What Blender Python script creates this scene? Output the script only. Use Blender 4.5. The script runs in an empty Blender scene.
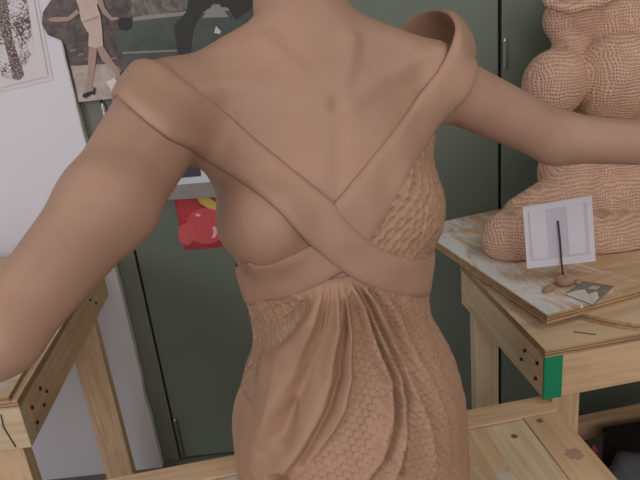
import bpy, math, random
import numpy as np
from math import sin, cos, radians, pi, sqrt, atan2
from mathutils import Vector, Matrix
random.seed(7)
rng = np.random.default_rng(11)
scene = bpy.context.scene
COL = scene.collection

# ------------------------------------------------------------------ camera
PITCH, ROLL, FPX, EYE = radians(21.0), radians(6.2), 640.0, 1.6
cF = np.array([0, cos(PITCH), -sin(PITCH)])
_U0 = np.array([0, sin(PITCH), cos(PITCH)]); _R0 = np.array([1.0, 0, 0])
cR = cos(ROLL) * _R0 - sin(ROLL) * _U0
cU = sin(ROLL) * _R0 + cos(ROLL) * _U0
cC = np.array([0, 0, EYE])
cam = bpy.data.objects.new('camera', bpy.data.cameras.new('camera'))
COL.objects.link(cam)
M = Matrix.Identity(4)
for i in range(3):
    M[i][0] = cR[i]; M[i][1] = cU[i]; M[i][2] = -cF[i]; M[i][3] = cC[i]
cam.matrix_world = M
cam.data.sensor_width = 36; cam.data.lens = 36.0 * FPX / 640.0
cam.data.clip_start = 0.02
scene.camera = cam

# ------------------------------------------------------------------ light
world = bpy.data.worlds.new('room_ambience'); scene.world = world
world.use_nodes = True
world.node_tree.nodes['Background'].inputs[0].default_value = (0.96, 0.92, 0.92, 1)
world.node_tree.nodes['Background'].inputs[1].default_value = 0.70

def area_light(name, loc, target, sx, sy, power, color):
    l = bpy.data.lights.new(name, 'AREA'); l.shape = 'RECTANGLE'
    l.size = sx; l.size_y = sy; l.energy = power; l.color = color
    o = bpy.data.objects.new(name, l); COL.objects.link(o)
    o.location = loc
    d = Vector(target) - Vector(loc)
    o.rotation_euler = d.to_track_quat('-Z', 'Y').to_euler()
    return o
area_light('ceiling_tube_light', (-0.8, 0.2, 2.9), (-0.8, 0.2, 0), 0.5, 1.3, 4, (1.0, 0.97, 0.98))
area_light('ceiling_tube_light', (1.3, 0.4, 2.9), (1.3, 0.4, 0), 0.5, 1.3, 10, (1.0, 0.96, 0.92))
area_light('window_daylight', (-2.1, -0.9, 2.0), (0.0, 1.1, 1.1), 1.2, 1.2, 22, (0.92, 0.93, 1.0))
area_light('room_light_behind', (0.6, -1.6, 2.3), (0.4, 1.2, 0.9), 1.4, 0.8, 14, (1.0, 0.96, 0.92))

scene.view_settings.view_transform = 'Standard'
scene.view_settings.look = 'None'
scene.view_settings.gamma = 1.0
scene.view_settings.use_curve_mapping = False
scene.view_settings.exposure = 0.0

# ------------------------------------------------------------------ geometry helpers
def ray(x, y):
    return cF + (x - 320) / FPX * cR - (y - 240) / FPX * cU
def atY(x, y, Y):
    d = ray(x, y); return cC + d * Y / d[1]
def atZ(x, y, Z):
    d = ray(x, y); return cC + d * (Z - EYE) / d[2]
def atT(x, y, t):
    return cC + t * ray(x, y)

def link(o, parent=None, label=None, cat=None, group=None, kind=None):
    COL.objects.link(o)
    if parent is not None: o.parent = parent
    if label: o['label'] = label
    if cat: o['category'] = cat
    if group: o['group'] = group
    if kind: o['kind'] = kind
    return o
def empty(name, loc, rz=0.0, **k):
    o = bpy.data.objects.new(name, None); o.location = loc; o.rotation_euler = (0, 0, rz)
    o.empty_display_size = 0.05
    return link(o, **k)
def mesh_obj(name, verts, faces, mat, parent=None, smooth=True, **k):
    me = bpy.data.meshes.new(name)
    verts = np.asarray(verts, dtype=np.float32)
    if isinstance(faces, np.ndarray) and faces.ndim == 2:
        n, m = faces.shape
        me.vertices.add(len(verts)); me.vertices.foreach_set('co', verts.ravel())
        me.loops.add(n * m); me.loops.foreach_set('vertex_index', faces.astype(np.int32).ravel())
        me.polygons.add(n); me.polygons.foreach_set('loop_start', np.arange(0, n * m, m, dtype=np.int32))
        me.update(calc_edges=True); me.validate()
    else:
        me.from_pydata([tuple(map(float, v)) for v in verts], [], [tuple(map(int, f)) for f in faces]); me.update()
    me.polygons.foreach_set('use_smooth', [smooth] * len(me.polygons))
    if mat: me.materials.append(mat)
    o = bpy.data.objects.new(name, me)
    return link(o, parent=parent, **k)

def beveled_box(name, size, mat, parent=None, loc=(0, 0, 0), rot=(0, 0, 0), bev=0.002, grain=None, **k):
    """box whose local X is the long (grain) axis; centre at loc."""
    import bmesh
    bm = bmesh.new(); bmesh.ops.create_cube(bm, size=1.0)
    for v in bm.verts:
        v.co = Vector((v.co.x * size[0], v.co.y * size[1], v.co.z * size[2]))
    if bev > 0:
        bmesh.ops.bevel(bm, geom=list(bm.edges), offset=bev, segments=2, affect='EDGES', profile=0.6)
    me = bpy.data.meshes.new(name); bm.to_mesh(me); bm.free()
    if mat: me.materials.append(mat)
    o = bpy.data.objects.new(name, me); o.location = loc; o.rotation_euler = rot
    return link(o, parent=parent, **k)

def prism(name, pts, y0, y1, mat, parent=None, axis='y', smooth=False, **k):
    """polygon pts in (x,z) extruded along y (or (x,y) along z)."""
    n = len(pts); v = []
    for y in (y0, y1):
        for p in pts:
            v.append((p[0], y, p[1]) if axis == 'y' else (p[0], p[1], y))
    area = sum(pts[i][0] * pts[(i + 1) % n][1] - pts[(i + 1) % n][0] * pts[i][1] for i in range(n))
    f = [tuple(range(n)), tuple(range(2 * n - 1, n - 1, -1))] + [(i, n + i, n + (i + 1) % n, (i + 1) % n) for i in range(n)]
    flip = (area < 0) if axis == 'y' else (area > 0)
    if flip: f = [tuple(reversed(q)) for q in f]
    return mesh_obj(name, v, f, mat, parent, smooth=smooth, **k)

def tube(name, pts, radii, mat, parent=None, seg=12, **k):
    pts = [np.array(p, float) for p in pts]; v = []; f = []
    if np.isscalar(radii): radii = [radii] * len(pts)
    for i, p in enumerate(pts):
        d = pts[min(i + 1, len(pts) - 1)] - pts[max(i - 1, 0)]; d /= np.linalg.norm(d)
        a = np.cross(d, [0.3, 0.2, 1.0] if abs(d[2]) < 0.9 else [1.0, 0.1, 0.0]); a /= np.linalg.norm(a); b = np.cross(d, a)
        for s in range(seg):
            t = 2 * pi * s / seg; v.append(p + radii[i] * (cos(t) * a + sin(t) * b))
    for i in range(len(pts) - 1):
        for s in range(seg):
            s2 = (s + 1) % seg
            f.append((i * seg + s, i * seg + s2, (i + 1) * seg + s2, (i + 1) * seg + s))
    f.append(tuple(range(seg - 1, -1, -1))); f.append(tuple((len(pts) - 1) * seg + s for s in range(seg)))
    o = mesh_obj(name, v, f, mat, parent, **k)
    o.data.polygons[len(f) - 1].use_smooth = False; o.data.polygons[len(f) - 2].use_smooth = False
    return o

# ------------------------------------------------------------------ materials
def new_mat(name):
    m = bpy.data.materials.new(name); m.use_nodes = True
    nt = m.node_tree
    return m, nt, nt.nodes['Principled BSDF'], nt.nodes, nt.links
def coords(nt, scale=(1, 1, 1), rot=(0, 0, 0)):
    tc = nt.nodes.new('ShaderNodeTexCoord'); mp = nt.nodes.new('ShaderNodeMapping')
    mp.inputs['Scale'].default_value = scale; mp.inputs['Rotation'].default_value = rot
    nt.links.new(tc.outputs['Object'], mp.inputs['Vector'])
    return mp.outputs['Vector']
def noise(nt, vec, scale, detail=4, rough=0.5, dist=0.0):
    n = nt.nodes.new('ShaderNodeTexNoise'); n.inputs['Scale'].default_value = scale
    n.inputs['Detail'].default_value = detail; n.inputs['Roughness'].default_value = rough
    n.inputs['Distortion'].default_value = dist
    nt.links.new(vec, n.inputs['Vector']); return n
def ramp(nt, fac, stops):
    r = nt.nodes.new('ShaderNodeValToRGB'); cr = r.color_ramp
    while len(cr.elements) < len(stops): cr.elements.new(0.5)
    for e, (p, c) in zip(cr.elements, stops):
        e.position = p; e.color = (*c, 1)
    nt.links.new(fac, r.inputs['Fac']); return r.outputs['Color']
def bump(nt, height, strength, dist, bsdf, normal=None):
    b = nt.nodes.new('ShaderNodeBump'); b.inputs['Strength'].default_value = strength
    b.inputs['Distance'].default_value = dist
    nt.links.new(height, b.inputs['Height'])
    if normal is not None: nt.links.new(normal, b.inputs['Normal'])
    if bsdf is not None: nt.links.new(b.outputs['Normal'], bsdf.inputs['Normal'])
    return b.outputs['Normal']
def plain(name, col, rough=0.6, metal=0.0, var=0.08, scale=20, bmp=0.0):
    m, nt, b, N, L = new_mat(name)
    v = coords(nt); n = noise(nt, v, scale, 4)
    c = ramp(nt, n.outputs['Fac'], [(0.3, tuple(x * (1 - var) for x in col)), (0.7, tuple(min(1, x * (1 + var)) for x in col))])
    L.new(c, b.inputs['Base Color']); b.inputs['Roughness'].default_value = rough; b.inputs['Metallic'].default_value = metal
    if bmp > 0: bump(nt, n.outputs['Fac'], bmp, 0.002, b)
    return m
def s2l(r, g, b):
    f = lambda c: (c / 255 / 12.92) if c / 255 <= 0.04045 else ((c / 255 + 0.055) / 1.055) ** 2.4
    return (f(r), f(g), f(b))

def clay_material(name, base, var=0.10, knit=False, fine=0.25):
    m, nt, b, N, L = new_mat(name)
    v = coords(nt)
    n1 = noise(nt, v, 7, 5, 0.6)
    c = ramp(nt, n1.outputs['Fac'], [(0.3, tuple(x * (1 - var) for x in base)), (0.7, tuple(x * (1 + var) for x in base))])
    L.new(c, b.inputs['Base Color'])
    b.inputs['Roughness'].default_value = 0.52
    b.inputs['Specular IOR Level'].default_value = 0.35
    n2 = noise(nt, v, 55, 6, 0.65, 0.3)
    nrm = bump(nt, n2.outputs['Fac'], fine, 0.003, None if knit else b)
    if knit:
        # woven burlap texture pressed into the clay: wobbly bands around times bands along
        mp1 = coords(nt, (1, 1, 1)); wn = noise(nt, mp1, 9, 3)
        def wave(direction, scale, dist):
            w = nt.nodes.new('ShaderNodeTexWave'); w.wave_type = 'BANDS'; w.bands_direction = direction
            w.inputs['Scale'].default_value = scale; w.inputs['Distortion'].default_value = dist
            w.inputs['Detail'].default_value = 1.0; w.inputs['Detail Scale'].default_value = 0.5
            L.new(mp1, w.inputs['Vector']); return w.outputs['Fac']
        a = wave('Z', 40, 8.0); d = wave('X', 46, 11.0)
        mul = N.new('ShaderNodeMath'); mul.operation = 'MULTIPLY'; L.new(a, mul.inputs[0]); L.new(d, mul.inputs[1])
        add = N.new('ShaderNodeMath'); add.operation = 'ADD'; L.new(mul.outputs[0], add.inputs[0])
        s = N.new('ShaderNodeMath'); s.operation = 'MULTIPLY'; L.new(n2.outputs['Fac'], s.inputs[0]); s.inputs[1].default_value = 0.5
        L.new(s.outputs[0], add.inputs[1])
        bump(nt, add.outputs[0], 0.85, 0.0050, b, nrm)
        b.inputs['Roughness'].default_value = 0.6
    return m
CLAY = clay_material('brown_modelling_clay', s2l(169, 133, 113))
CLAY_SKIRT = clay_material('brown_modelling_clay_skirt', s2l(169, 133, 109), fine=0.35)
CLAY_KNIT = clay_material('burlap_textured_clay', s2l(224, 182, 158), knit=True)

def wood_material(name, light, dark, knots=True, scale=1.0, stain=None):
    m, nt, b, N, L = new_mat(name)
    tc = N.new('ShaderNodeTexCoord'); oi = N.new('ShaderNodeObjectInfo')
    off = N.new('ShaderNodeVectorMath'); off.operation = 'MULTIPLY_ADD'
    cmb = N.new('ShaderNodeCombineXYZ')
    for i in range(3): L.new(oi.outputs['Random'], cmb.inputs[i])
    L.new(cmb.outputs[0], off.inputs[0]); off.inputs[1].default_value = (7, 5, 3); L.new(tc.outputs['Object'], off.inputs[2])
    mp = N.new('ShaderNodeMapping'); mp.inputs['Scale'].default_value = (1.6 * scale, 26 * scale, 26 * scale)
    L.new(off.outputs[0], mp.inputs['Vector'])
    n = noise(nt, mp.outputs['Vector'], 2.2, 5, 0.6, 0.9)
    c = ramp(nt, n.outputs['Fac'], [(0.28, dark), (0.5, tuple((a + d) / 2 * 1.08 for a, d in zip(light, dark))), (0.68, light)])
    mp2 = N.new('ShaderNodeMapping'); mp2.inputs['Scale'].default_value = (5, 9, 9); L.new(off.outputs[0], mp2.inputs['Vector'])
    out = c
    if knots:
        vo = N.new('ShaderNodeTexVoronoi'); vo.inputs['Scale'].default_value = 1.0; L.new(mp2.outputs['Vector'], vo.inputs['Vector'])
        k = ramp(nt, vo.outputs['Distance'], [(0.05, (1, 1, 1)), (0.13, (0, 0, 0))])
        mx = N.new('ShaderNodeMix'); mx.data_type = 'RGBA'; mx.inputs['B'].default_value = (*[x * 0.45 for x in dark], 1)
        L.new(k, mx.inputs['Factor']); L.new(out, mx.inputs['A']); out = mx.outputs['Result']
    big = noise(nt, off.outputs[0], 4, 3)
    f2 = ramp(nt, big.outputs['Fac'], [(0.35, (0.86, 0.84, 0.82)), (0.65, (1, 1, 1))])
    mm = N.new('ShaderNodeMix'); mm.data_type = 'RGBA'; mm.blend_type = 'MULTIPLY'; mm.inputs['Factor'].default_value = 1
    L.new(out, mm.inputs['A']); L.new(f2, mm.inputs['B']); out = mm.outputs['Result']
    if stain:
        sn = noise(nt, off.outputs[0], stain[1], 5, 0.65, 0.6)
        sf = ramp(nt, sn.outputs['Fac'], [(stain[2], (0, 0, 0)), (stain[2] + 0.07, (1, 1, 1))])
        sm = N.new('ShaderNodeMix'); sm.data_type = 'RGBA'; sm.inputs['B'].default_value = (*stain[0], 1)
        L.new(sf, sm.inputs['Factor']); L.new(out, sm.inputs['A']); out = sm.outputs['Result']
    L.new(out, b.inputs['Base Color']); b.inputs['Roughness'].default_value = 0.62
    bump(nt, n.outputs['Fac'], 0.15, 0.002, b)
    return m
PINE = wood_material('pine_lumber', s2l(230, 198, 160), s2l(196, 158, 122))
PINE_PALE = wood_material('pale_old_pine', s2l(226, 206, 174), s2l(198, 172, 138), knots=False)
PLY = wood_material('plywood_face', s2l(232, 206, 172), s2l(202, 170, 134), knots=False, scale=0.45, stain=(s2l(205, 198, 188), 6, 0.56))
PLY_EDGE = wood_material('plywood_edge', s2l(205, 172, 132), s2l(150, 118, 86), knots=False, scale=1.6)
GREEN = plain('green_enamel_steel', s2l(108, 116, 103), 0.42, 0.0, 0.04, 6, 0.02)
GREEN_FRAME = plain('green_grey_frame_paint', s2l(118, 121, 108), 0.5, 0.0, 0.04, 8)
BLACK = plain('black_gap', (0.006, 0.007, 0.006), 0.8)
STEEL = plain('dull_steel', s2l(140, 135, 120), 0.35, 0.7)
BRIGHT_STEEL = plain('bright_steel', s2l(200, 200, 190), 0.3, 0.6)
WHITEPANEL = plain('white_painted_board', s2l(228, 225, 232), 0.6, 0.0, 0.015, 5)
PANEL_EDGE = plain('chipped_board_edge', s2l(208, 203, 192), 0.8, 0.0, 0.1, 60, 0.3)
PAPER = plain('white_paper', s2l(226, 220, 222), 0.7, 0.0, 0.015, 12)
TAPE = plain('green_tape', s2l(20, 140, 100), 0.5, 0.0, 0.05, 60, 0.1)
FLOOR = plain('grey_floor', s2l(120, 115, 108), 0.6, 0.0, 0.1, 6)
WALLP = plain('cream_wall_paint', s2l(200, 198, 190), 0.8)
def flatcol(name, rgb, rough=0.55, var=0.06, scale=60):
    return plain(name, s2l(*rgb), rough, 0.0, var, scale)

# ------------------------------------------------------------------ implicit surface tools
def surface_nets(f, lo, hi, h, coarse=5):
    lo = np.array(lo, float); hi = np.array(hi, float)
    n = (np.ceil((hi - lo) / h / coarse).astype(int) + 1) * coarse + 1
    nc = (n - 1) // coarse + 1
    ax = [lo[i] + h * coarse * np.arange(nc[i]) for i in range(3)]
    G = np.stack(np.meshgrid(*ax, indexing='ij'), -1).reshape(-1, 3)
    Fc = f(G).reshape(nc)
    near = np.abs(Fc) < h * coarse * 1.9
    # cells touching near nodes
    m = np.zeros(nc - 1, bool)
    for dx in (0, 1):
        for dy in (0, 1):
            for dz in (0, 1):
                m |= near[dx:nc[0] - 1 + dx, dy:nc[1] - 1 + dy, dz:nc[2] - 1 + dz]
    sgn = np.where(Fc > 0, 1.0, -1.0).astype(np.float32)
    F = np.ones(n, np.float32)
    Fs = np.repeat(np.repeat(np.repeat(sgn[:-1, :-1, :-1], coarse, 0), coarse, 1), coarse, 2)
    F[:-1, :-1, :-1] = Fs
    mf = np.zeros(n, bool)
    mf[:-1, :-1, :-1] = np.repeat(np.repeat(np.repeat(m, coarse, 0), coarse, 1), coarse, 2)
    mf[1:, :, :] |= mf[:-1, :, :]; mf[:, 1:, :] |= mf[:, :-1, :]; mf[:, :, 1:] |= mf[:, :, :-1]
    idx = np.argwhere(mf)
    vals = np.empty(len(idx), np.float32)
    for s in range(0, len(idx), 400000):
        vals[s:s + 400000] = f(lo + idx[s:s + 400000] * h)
    F[mf] = vals
    ins = F < 0
    cs = np.zeros(n - 1, np.int8)
    for dx in (0, 1):
        for dy in (0, 1):
            for dz in (0, 1):
                cs += ins[dx:n[0] - 1 + dx, dy:n[1] - 1 + dy, dz:n[2] - 1 + dz]
    act = np.argwhere((cs > 0) & (cs < 8))
    vid = -np.ones(n - 1, np.int64); vid[tuple(act.T)] = np.arange(len(act))
    acc = np.zeros((len(act), 3)); cnt = np.zeros(len(act))
    corners = [(0,0,0),(1,0,0),(0,1,0),(1,1,0),(0,0,1),(1,0,1),(0,1,1),(1,1,1)]
    for a in range(8):
        for bb in range(a + 1, 8):
            ca, cb = np.array(corners[a]), np.array(corners[bb])
            if abs(ca - cb).sum() != 1: continue
            fa = F[tuple((act + ca).T)]; fb = F[tuple((act + cb).T)]
            c = (fa < 0) != (fb < 0)
            t = np.where(c, fa / np.where(c, fa - fb, 1), 0)
            p = ca + t[:, None] * (cb - ca)
            acc += p * c[:, None]; cnt += c
    V = lo + (act + acc / cnt[:, None]) * h
    quads = []
    for axis in range(3):
        o1, o2 = [(1, 2), (2, 0), (0, 1)][axis]
        e = np.zeros(3, int); e[axis] = 1
        A = ins[tuple(slice(0, n[i] - e[i]) for i in range(3))]
        B = ins[tuple(slice(e[i], n[i]) for i in range(3))]
        w = np.argwhere(A != B)
        w = w[(w[:, o1] > 0) & (w[:, o2] > 0) & (w[:, o1] < n[o1] - 1) & (w[:, o2] < n[o2] - 1)]
        u1 = np.zeros(3, int); u1[o1] = 1; u2 = np.zeros(3, int); u2[o2] = 1
        q = np.stack([vid[tuple((w - u1 - u2).T)], vid[tuple((w - u2).T)], vid[tuple(w.T)], vid[tuple((w - u1).T)]], 1)
        fl = ~A[tuple(w.T)]
        q[fl] = q[fl][:, ::-1]
        quads.append(q)
    Q = np.concatenate(quads); Q = Q[(Q >= 0).all(1)]
    return V, Q

def smin(a, b, k):
    h = np.clip(0.5 + 0.5 * (b - a) / k, 0, 1)
    return b * (1 - h) + a * h - k * h * (1 - h)
def smax(a, b, k): return -smin(-a, -b, k)
def ellipsoid(P, c, r, Rm=None):
    q = P - np.array(c)
    if Rm is not None: q = q @ Rm          # Rm columns = local axes
    r = np.array(r, float)
    k0 = np.linalg.norm(q / r, axis=1); k1 = np.linalg.norm(q / (r * r), axis=1)
    return k0 * (k0 - 1) / np.maximum(k1, 1e-9)
def cone(P, a, b, ra, rb):
    a = np.array(a, float); b = np.array(b, float); ab = b - a
    t = np.clip(((P - a) @ ab) / (ab @ ab), 0, 1)
    return np.linalg.norm(P - a - t[:, None] * ab, axis=1) - (ra + (rb - ra) * t)
def smooth_interp(x, xs, ys):
    """monotone-ish cubic (Catmull-Rom) interpolation of a table"""
    xs = np.array(xs, float); ys = np.array(ys, float)
    m = np.gradient(ys, xs); x = np.clip(x, xs[0], xs[-1])
    i = np.clip(np.searchsorted(xs, x) - 1, 0, len(xs) - 2)
    h = xs[i + 1] - xs[i]; t = (x - xs[i]) / h
    return ((2*t**3 - 3*t**2 + 1) * ys[i] + (t**3 - 2*t**2 + t) * h * m[i] + (-2*t**3 + 3*t**2) * ys[i + 1] + (t**3 - t**2) * h * m[i + 1])

# ================================================================== SETTING
WALL_Y = 2.0
mesh_obj('floor', [(-3, -2.2, 0), (3, -2.2, 0), (3, 2.35, 0), (-3, 2.35, 0)], [(0, 1, 2, 3)], FLOOR, smooth=False, kind='structure')
beveled_box('wall_back', (6.0, 0.1, 2.95), GREEN_FRAME, loc=(0, WALL_Y + 0.10, 1.475), bev=0, kind='structure')
mesh_obj('ceiling', [(-3, -2.2, 2.95), (-3, 2.35, 2.95), (3, 2.35, 2.95), (3, -2.2, 2.95)], [(0, 1, 2, 3)], WALLP, smooth=False, kind='structure')
mesh_obj('wall_left', [(-3, -2.2, 0), (-3, 2.35, 0), (-3, 2.35, 2.95), (-3, -2.2, 2.95)], [(0, 1, 2, 3)], WALLP, smooth=False, kind='structure')
mesh_obj('wall_right', [(3, -2.2, 0), (3, -2.2, 2.95), (3, 2.35, 2.95), (3, 2.35, 0)], [(0, 1, 2, 3)], WALLP, smooth=False, kind='structure')
SX0, SX1 = -0.618, 0.606
# dark shadow gap behind the door leaves, then leaves
for i, (a, b_) in enumerate(((SX0 + 0.004, SX1 - 0.005), (SX1 + 0.006, 2.0))):
    d = beveled_box('door_%d' % (i + 1), (b_ - a, 0.05, 2.85), GREEN, loc=((a + b_) / 2, WALL_Y + 0.025, 1.425 + 0.012), bev=0.003, kind='structure')
beveled_box('trim_1', (0.17, 0.045, 2.9), GREEN_FRAME, loc=(SX0 - 0.005 - 0.085, WALL_Y + 0.0275, 1.45), bev=0.002, kind='structure')
for i, x in enumerate((SX0, SX1)):
    beveled_box('trim_%d' % (i + 2), (0.013, 0.01, 2.9), BLACK, loc=(x, WALL_Y + 0.044, 1.45), bev=0, kind='structure')

def hinge(x, z0, z1, mat, label):
    h = empty('door_hinge', (x, WALL_Y - 0.007, z0), label=label, cat='hinge')
    L_ = z1 - z0; n = 5; g = 0.0003
    for k in range(n):
        a = k * L_ / n + g; b_ = (k + 1) * L_ / n - g
        tube('knuckle', [(0, 0, a), (0, 0, b_)], 0.0075, mat, h, seg=20, smooth=False)
    tube('hinge_pin', [(0, 0, -0.004), (0, 0, -0.003), (0, 0, L_ + 0.003), (0, 0, L_ + 0.009)], [0.003, 0.005, 0.005, 0.0035], BRIGHT_STEEL, h, seg=12)
z = [atY(171, 420, WALL_Y)[2], atY(180, 458, WALL_Y)[2]]
hinge(SX0 + 0.012, max(0.02, z[1]), max(z[0], 0.125), STEEL, 'dull steel barrel hinge low on the left seam of the green door')
hinge(SX0 + 0.004, atY(105, 133, WALL_Y)[2], atY(101, 105, WALL_Y)[2], BRIGHT_STEEL, 'bright barrel hinge on the green door just below the street photo poster')
hinge(SX1 + 0.012, atY(502, 68, WALL_Y)[2], atY(502, 41, WALL_Y)[2], GREEN_FRAME, 'green painted hinge high on the right door seam, beside the textured sculpture')

# white board leaning upright against the frame at left
xr = -0.686
PF = WALL_Y - 0.030
edge = []
zz = np.linspace(0.0, 2.1, 60)
for q in zz:
    edge.append((xr + 0.0007 * sin(q * 37) + 0.0005 * sin(q * 91 + 1) - (0.004 if 0.28 < q < 0.36 else 0), q))
pan = empty('white_board_panel', (-1.3, PF, 0), label='large white board standing upright at left behind the wooden table, paper sheet pinned on it', cat='board')
loc = lambda P: [(x + 1.3, z_) for x, z_ in P]
prism('board_face', loc(edge + [(-2.0, 2.1), (-2.0, 0.0)]), 0.0, 0.0275, WHITEPANEL, pan)
prism('board_edge', loc([(x - 0.001, z_) for x, z_ in edge] + [(x + 0.003, z_) for x, z_ in edge[::-1]]), 0.002, 0.0275, PANEL_EDGE, pan, label='rough chipped cream edge strip')

# ------------------------------------------------------------------ flat prints on the wall
def wpts(px, Y): return [(atY(x, y, Y)[0], atY(x, y, Y)[2]) for x, y in px]
def flat(name, px, Y, mat, parent, org, th=0.0006, **k):
    P = [(x - org[0], z_ - org[2]) for x, z_ in wpts(px, Y)]
    return prism(name, P, Y - org[1] - th, Y - org[1], mat, parent, **k)

def spatter_material():
    m, nt, b, N, L = new_mat('brown_spattered_ink_print')
    v = coords(nt); n = noise(nt, v, 160, 3, 0.7); n2 = noise(nt, v, 14, 3)
    a = N.new('ShaderNodeMath'); a.operation = 'ADD'; L.new(n.outputs['Fac'], a.inputs[0]); L.new(n2.outputs['Fac'], a.inputs[1])
    c = ramp(nt, a.outputs[0], [(0.98, s2l(224, 218, 220)), (1.0, s2l(96, 76, 72))])
    # ramp saturates at 1, so rescale
    a2 = N.new('ShaderNodeMath'); a2.operation = 'MULTIPLY'; L.new(a.outputs[0], a2.inputs[0]); a2.inputs[1].default_value = 0.5
    r = ramp(nt, a2.outputs[0], [(0.50, s2l(224, 218, 220)), (0.57, s2l(105, 84, 80))])
    L.new(r, b.inputs['Base Color']); b.inputs['Roughness'].default_value = 0.7
    return m
SPAT = spatter_material()
def spatter_dense():
    m, nt, b, N, L = new_mat('dense_brown_ink_print')
    v = coords(nt); n = noise(nt, v, 200, 3, 0.7)
    r = ramp(nt, n.outputs['Fac'], [(0.40, s2l(66, 48, 44)), (0.56, s2l(150, 132, 128)), (0.66, s2l(215, 208, 208))])
    L.new(r, b.inputs['Base Color']); b.inputs['Roughness'].default_value = 0.7
    return m
SPATD = spatter_dense()
Y0 = PF - 0.002; o_ = atY(20, 90, Y0)
sh = empty('pinned_paper_sheet', tuple(o_), label='white paper sheets with a dark brown speckled print, pinned to the white board', cat='paper')
flat('back_sheet', [(-60, 105), (-60, -60), (28, -60), (38, 0), (53, 80), (0, 92)], Y0, PAPER, sh, o_)
flat('front_sheet', [(-60, 101), (-60, -60), (25, -60), (34, 0), (48, 76), (0, 88)], Y0 - 0.003, PAPER, sh, o_, th=0.001)
flat('ink_spatter', [(-30, 20), (-20, -30), (12, -30), (27, 0), (30, 18), (34, 50), (25, 66), (10, 80), (-10, 70)], Y0 - 0.0042, SPAT, sh, o_)
flat('ink_print', [(-6, 0), (-3, -30), (2, -30), (8, 10), (13, 40), (24, 75), (20, 80), (13, 79), (9, 60), (2, 35)], Y0 - 0.005, SPATD, sh, o_)

# poster
YP = PF - 0.0035
o_ = atY(120, 100, YP)
K = dict()
def photo_grain(name, c0, c1, scale=40, stretch=(1, 1, 1)):
    m, nt, b, N, L = new_mat(name)
    v = coords(nt, stretch); n = noise(nt, v, scale, 5, 0.7, 0.4)
    L.new(ramp(nt, n.outputs['Fac'], [(0.38, s2l(*c0)), (0.6, s2l(*c1))]), b.inputs['Base Color'])
    b.inputs['Roughness'].default_value = 0.45; return m
po = empty('street_photo_poster', tuple(o_), label='sepia photo poster of a woman in a pale dress walking past parked cars', cat='poster')
flat('poster_sheet', [(52, -60), (51, 0), (43, 12), (42, 24), (48, 35), (63, 41), (66, 46), (78, 102.5), (113, 99), (270, 84), (262, -60)], YP, photo_grain('photo_cars_dark', (58, 46, 44), (104, 86, 80), 30), po, o_)
flat('pavement', [(71, 66), (74, 78), (79, 102), (113, 98.5), (135, 95), (118, 66), (105, 64)], YP - 0.001, photo_grain('photo_pavement', (168, 150, 142), (196, 180, 172), 25), po, o_)
flat('parked_car', [(115, 40), (122, 24), (140, 18), (262, 8), (262, 70), (128, 62), (118, 50)], YP - 0.001, photo_grain('photo_car_green', (62, 70, 62), (78, 88, 78), 12), po, o_)
flat('car_window_strip', [(131, 15), (132, -10), (262, -30), (262, 0), (200, 8), (150, 16)], YP - 0.002, photo_grain('photo_foliage', (84, 76, 72), (134, 124, 118), 45), po, o_)
flat('chrome_line', [(133, 17), (262, 3), (262, 7), (133, 21)], YP - 0.0025, flatcol('photo_chrome', (152, 146, 140)), po, o_)
flat('lower_chrome_line', [(122, 52), (180, 49.5), (180, 51.2), (122, 54)], YP - 0.0025, flatcol('photo_chrome_low', (140, 138, 130)), po, o_)
flat('dark_trousers', [(174, 26), (186, 12), (192, -20), (262, -20), (262, 0), (236, 20), (228, 8), (214, 3), (202, 14), (194, 26), (190, 52), (178, 56)], YP - 0.003, flatcol('photo_dark_cloth', (50, 48, 47)), po, o_)
flat('windscreen_glint', [(202, 18), (213, 5), (219, 4), (229, 17)], YP - 0.0032, flatcol('photo_glint', (148, 146, 142)), po, o_)
flat('label_glint', [(214, 33), (216, 26), (221, 31), (220, 34)], YP - 0.0034, flatcol('photo_glint_white', (205, 205, 205)), po, o_)
for q in range(6):
    x0 = 70 + q * 8.2
    flat('car_highlight', [(x0, 50 + (q % 3) * 4), (x0 + 6, 49 + (q % 3) * 4), (x0 + 6, 50.5 + (q % 3) * 4), (x0, 52 + (q % 3) * 4)], YP - 0.0015, flatcol('photo_highlight_%d' % q, (150, 130, 122)), po, o_)
SK = flatcol('photo_skin', (176, 146, 134)); DR = flatcol('photo_dress', (206, 184, 172)); SHOE = flatcol('photo_shoe', (34, 26, 28))
flat('leg', [(89, 46), (97, 46), (96, 60), (94, 74), (92, 86), (94, 91), (86, 92), (87, 80), (88, 62)], YP - 0.004, SK, po, o_)
flat('leg', [(96, 46), (103, 46), (110, 57), (117, 67), (122, 76), (119, 79), (112, 70), (102, 60)], YP - 0.004, SK, po, o_)
flat('arm', [(77, 9), (68, 17), (56, 17), (49, 18), (49, 21), (56, 22), (69, 21), (80, 13)], YP - 0.004, SK, po, o_)
flat('arm', [(97, 2), (103, 14), (112, 21), (119, 19), (118, 17), (112, 17), (105, 8), (101, -6)], YP - 0.004, SK, po, o_)
flat('dress', [(75, -4), (79, 8), (81, 20), (84, 26), (89, 34), (88, 46), (96, 48), (103, 46), (102, 28), (100, 14), (97, 6), (99, -4), (92, -12), (82, -12)], YP - 0.005, DR, po, o_)
flat('belt', [(82.5, 21), (98, 16), (99, 18), (83.5, 23.5)], YP - 0.0055, flatcol('photo_belt', (180, 158, 146)), po, o_)
flat('shoe', [(83, 94), (88, 92), (93, 91), (94, 87), (95.5, 88), (95, 95), (93.6, 95), (93, 93.5), (86, 98), (82.5, 97)], YP - 0.0055, SHOE, po, o_)
flat('shoe', [(120, 73), (123, 70), (126, 74), (123, 79), (120, 77)], YP - 0.0055, SHOE, po, o_)
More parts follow.
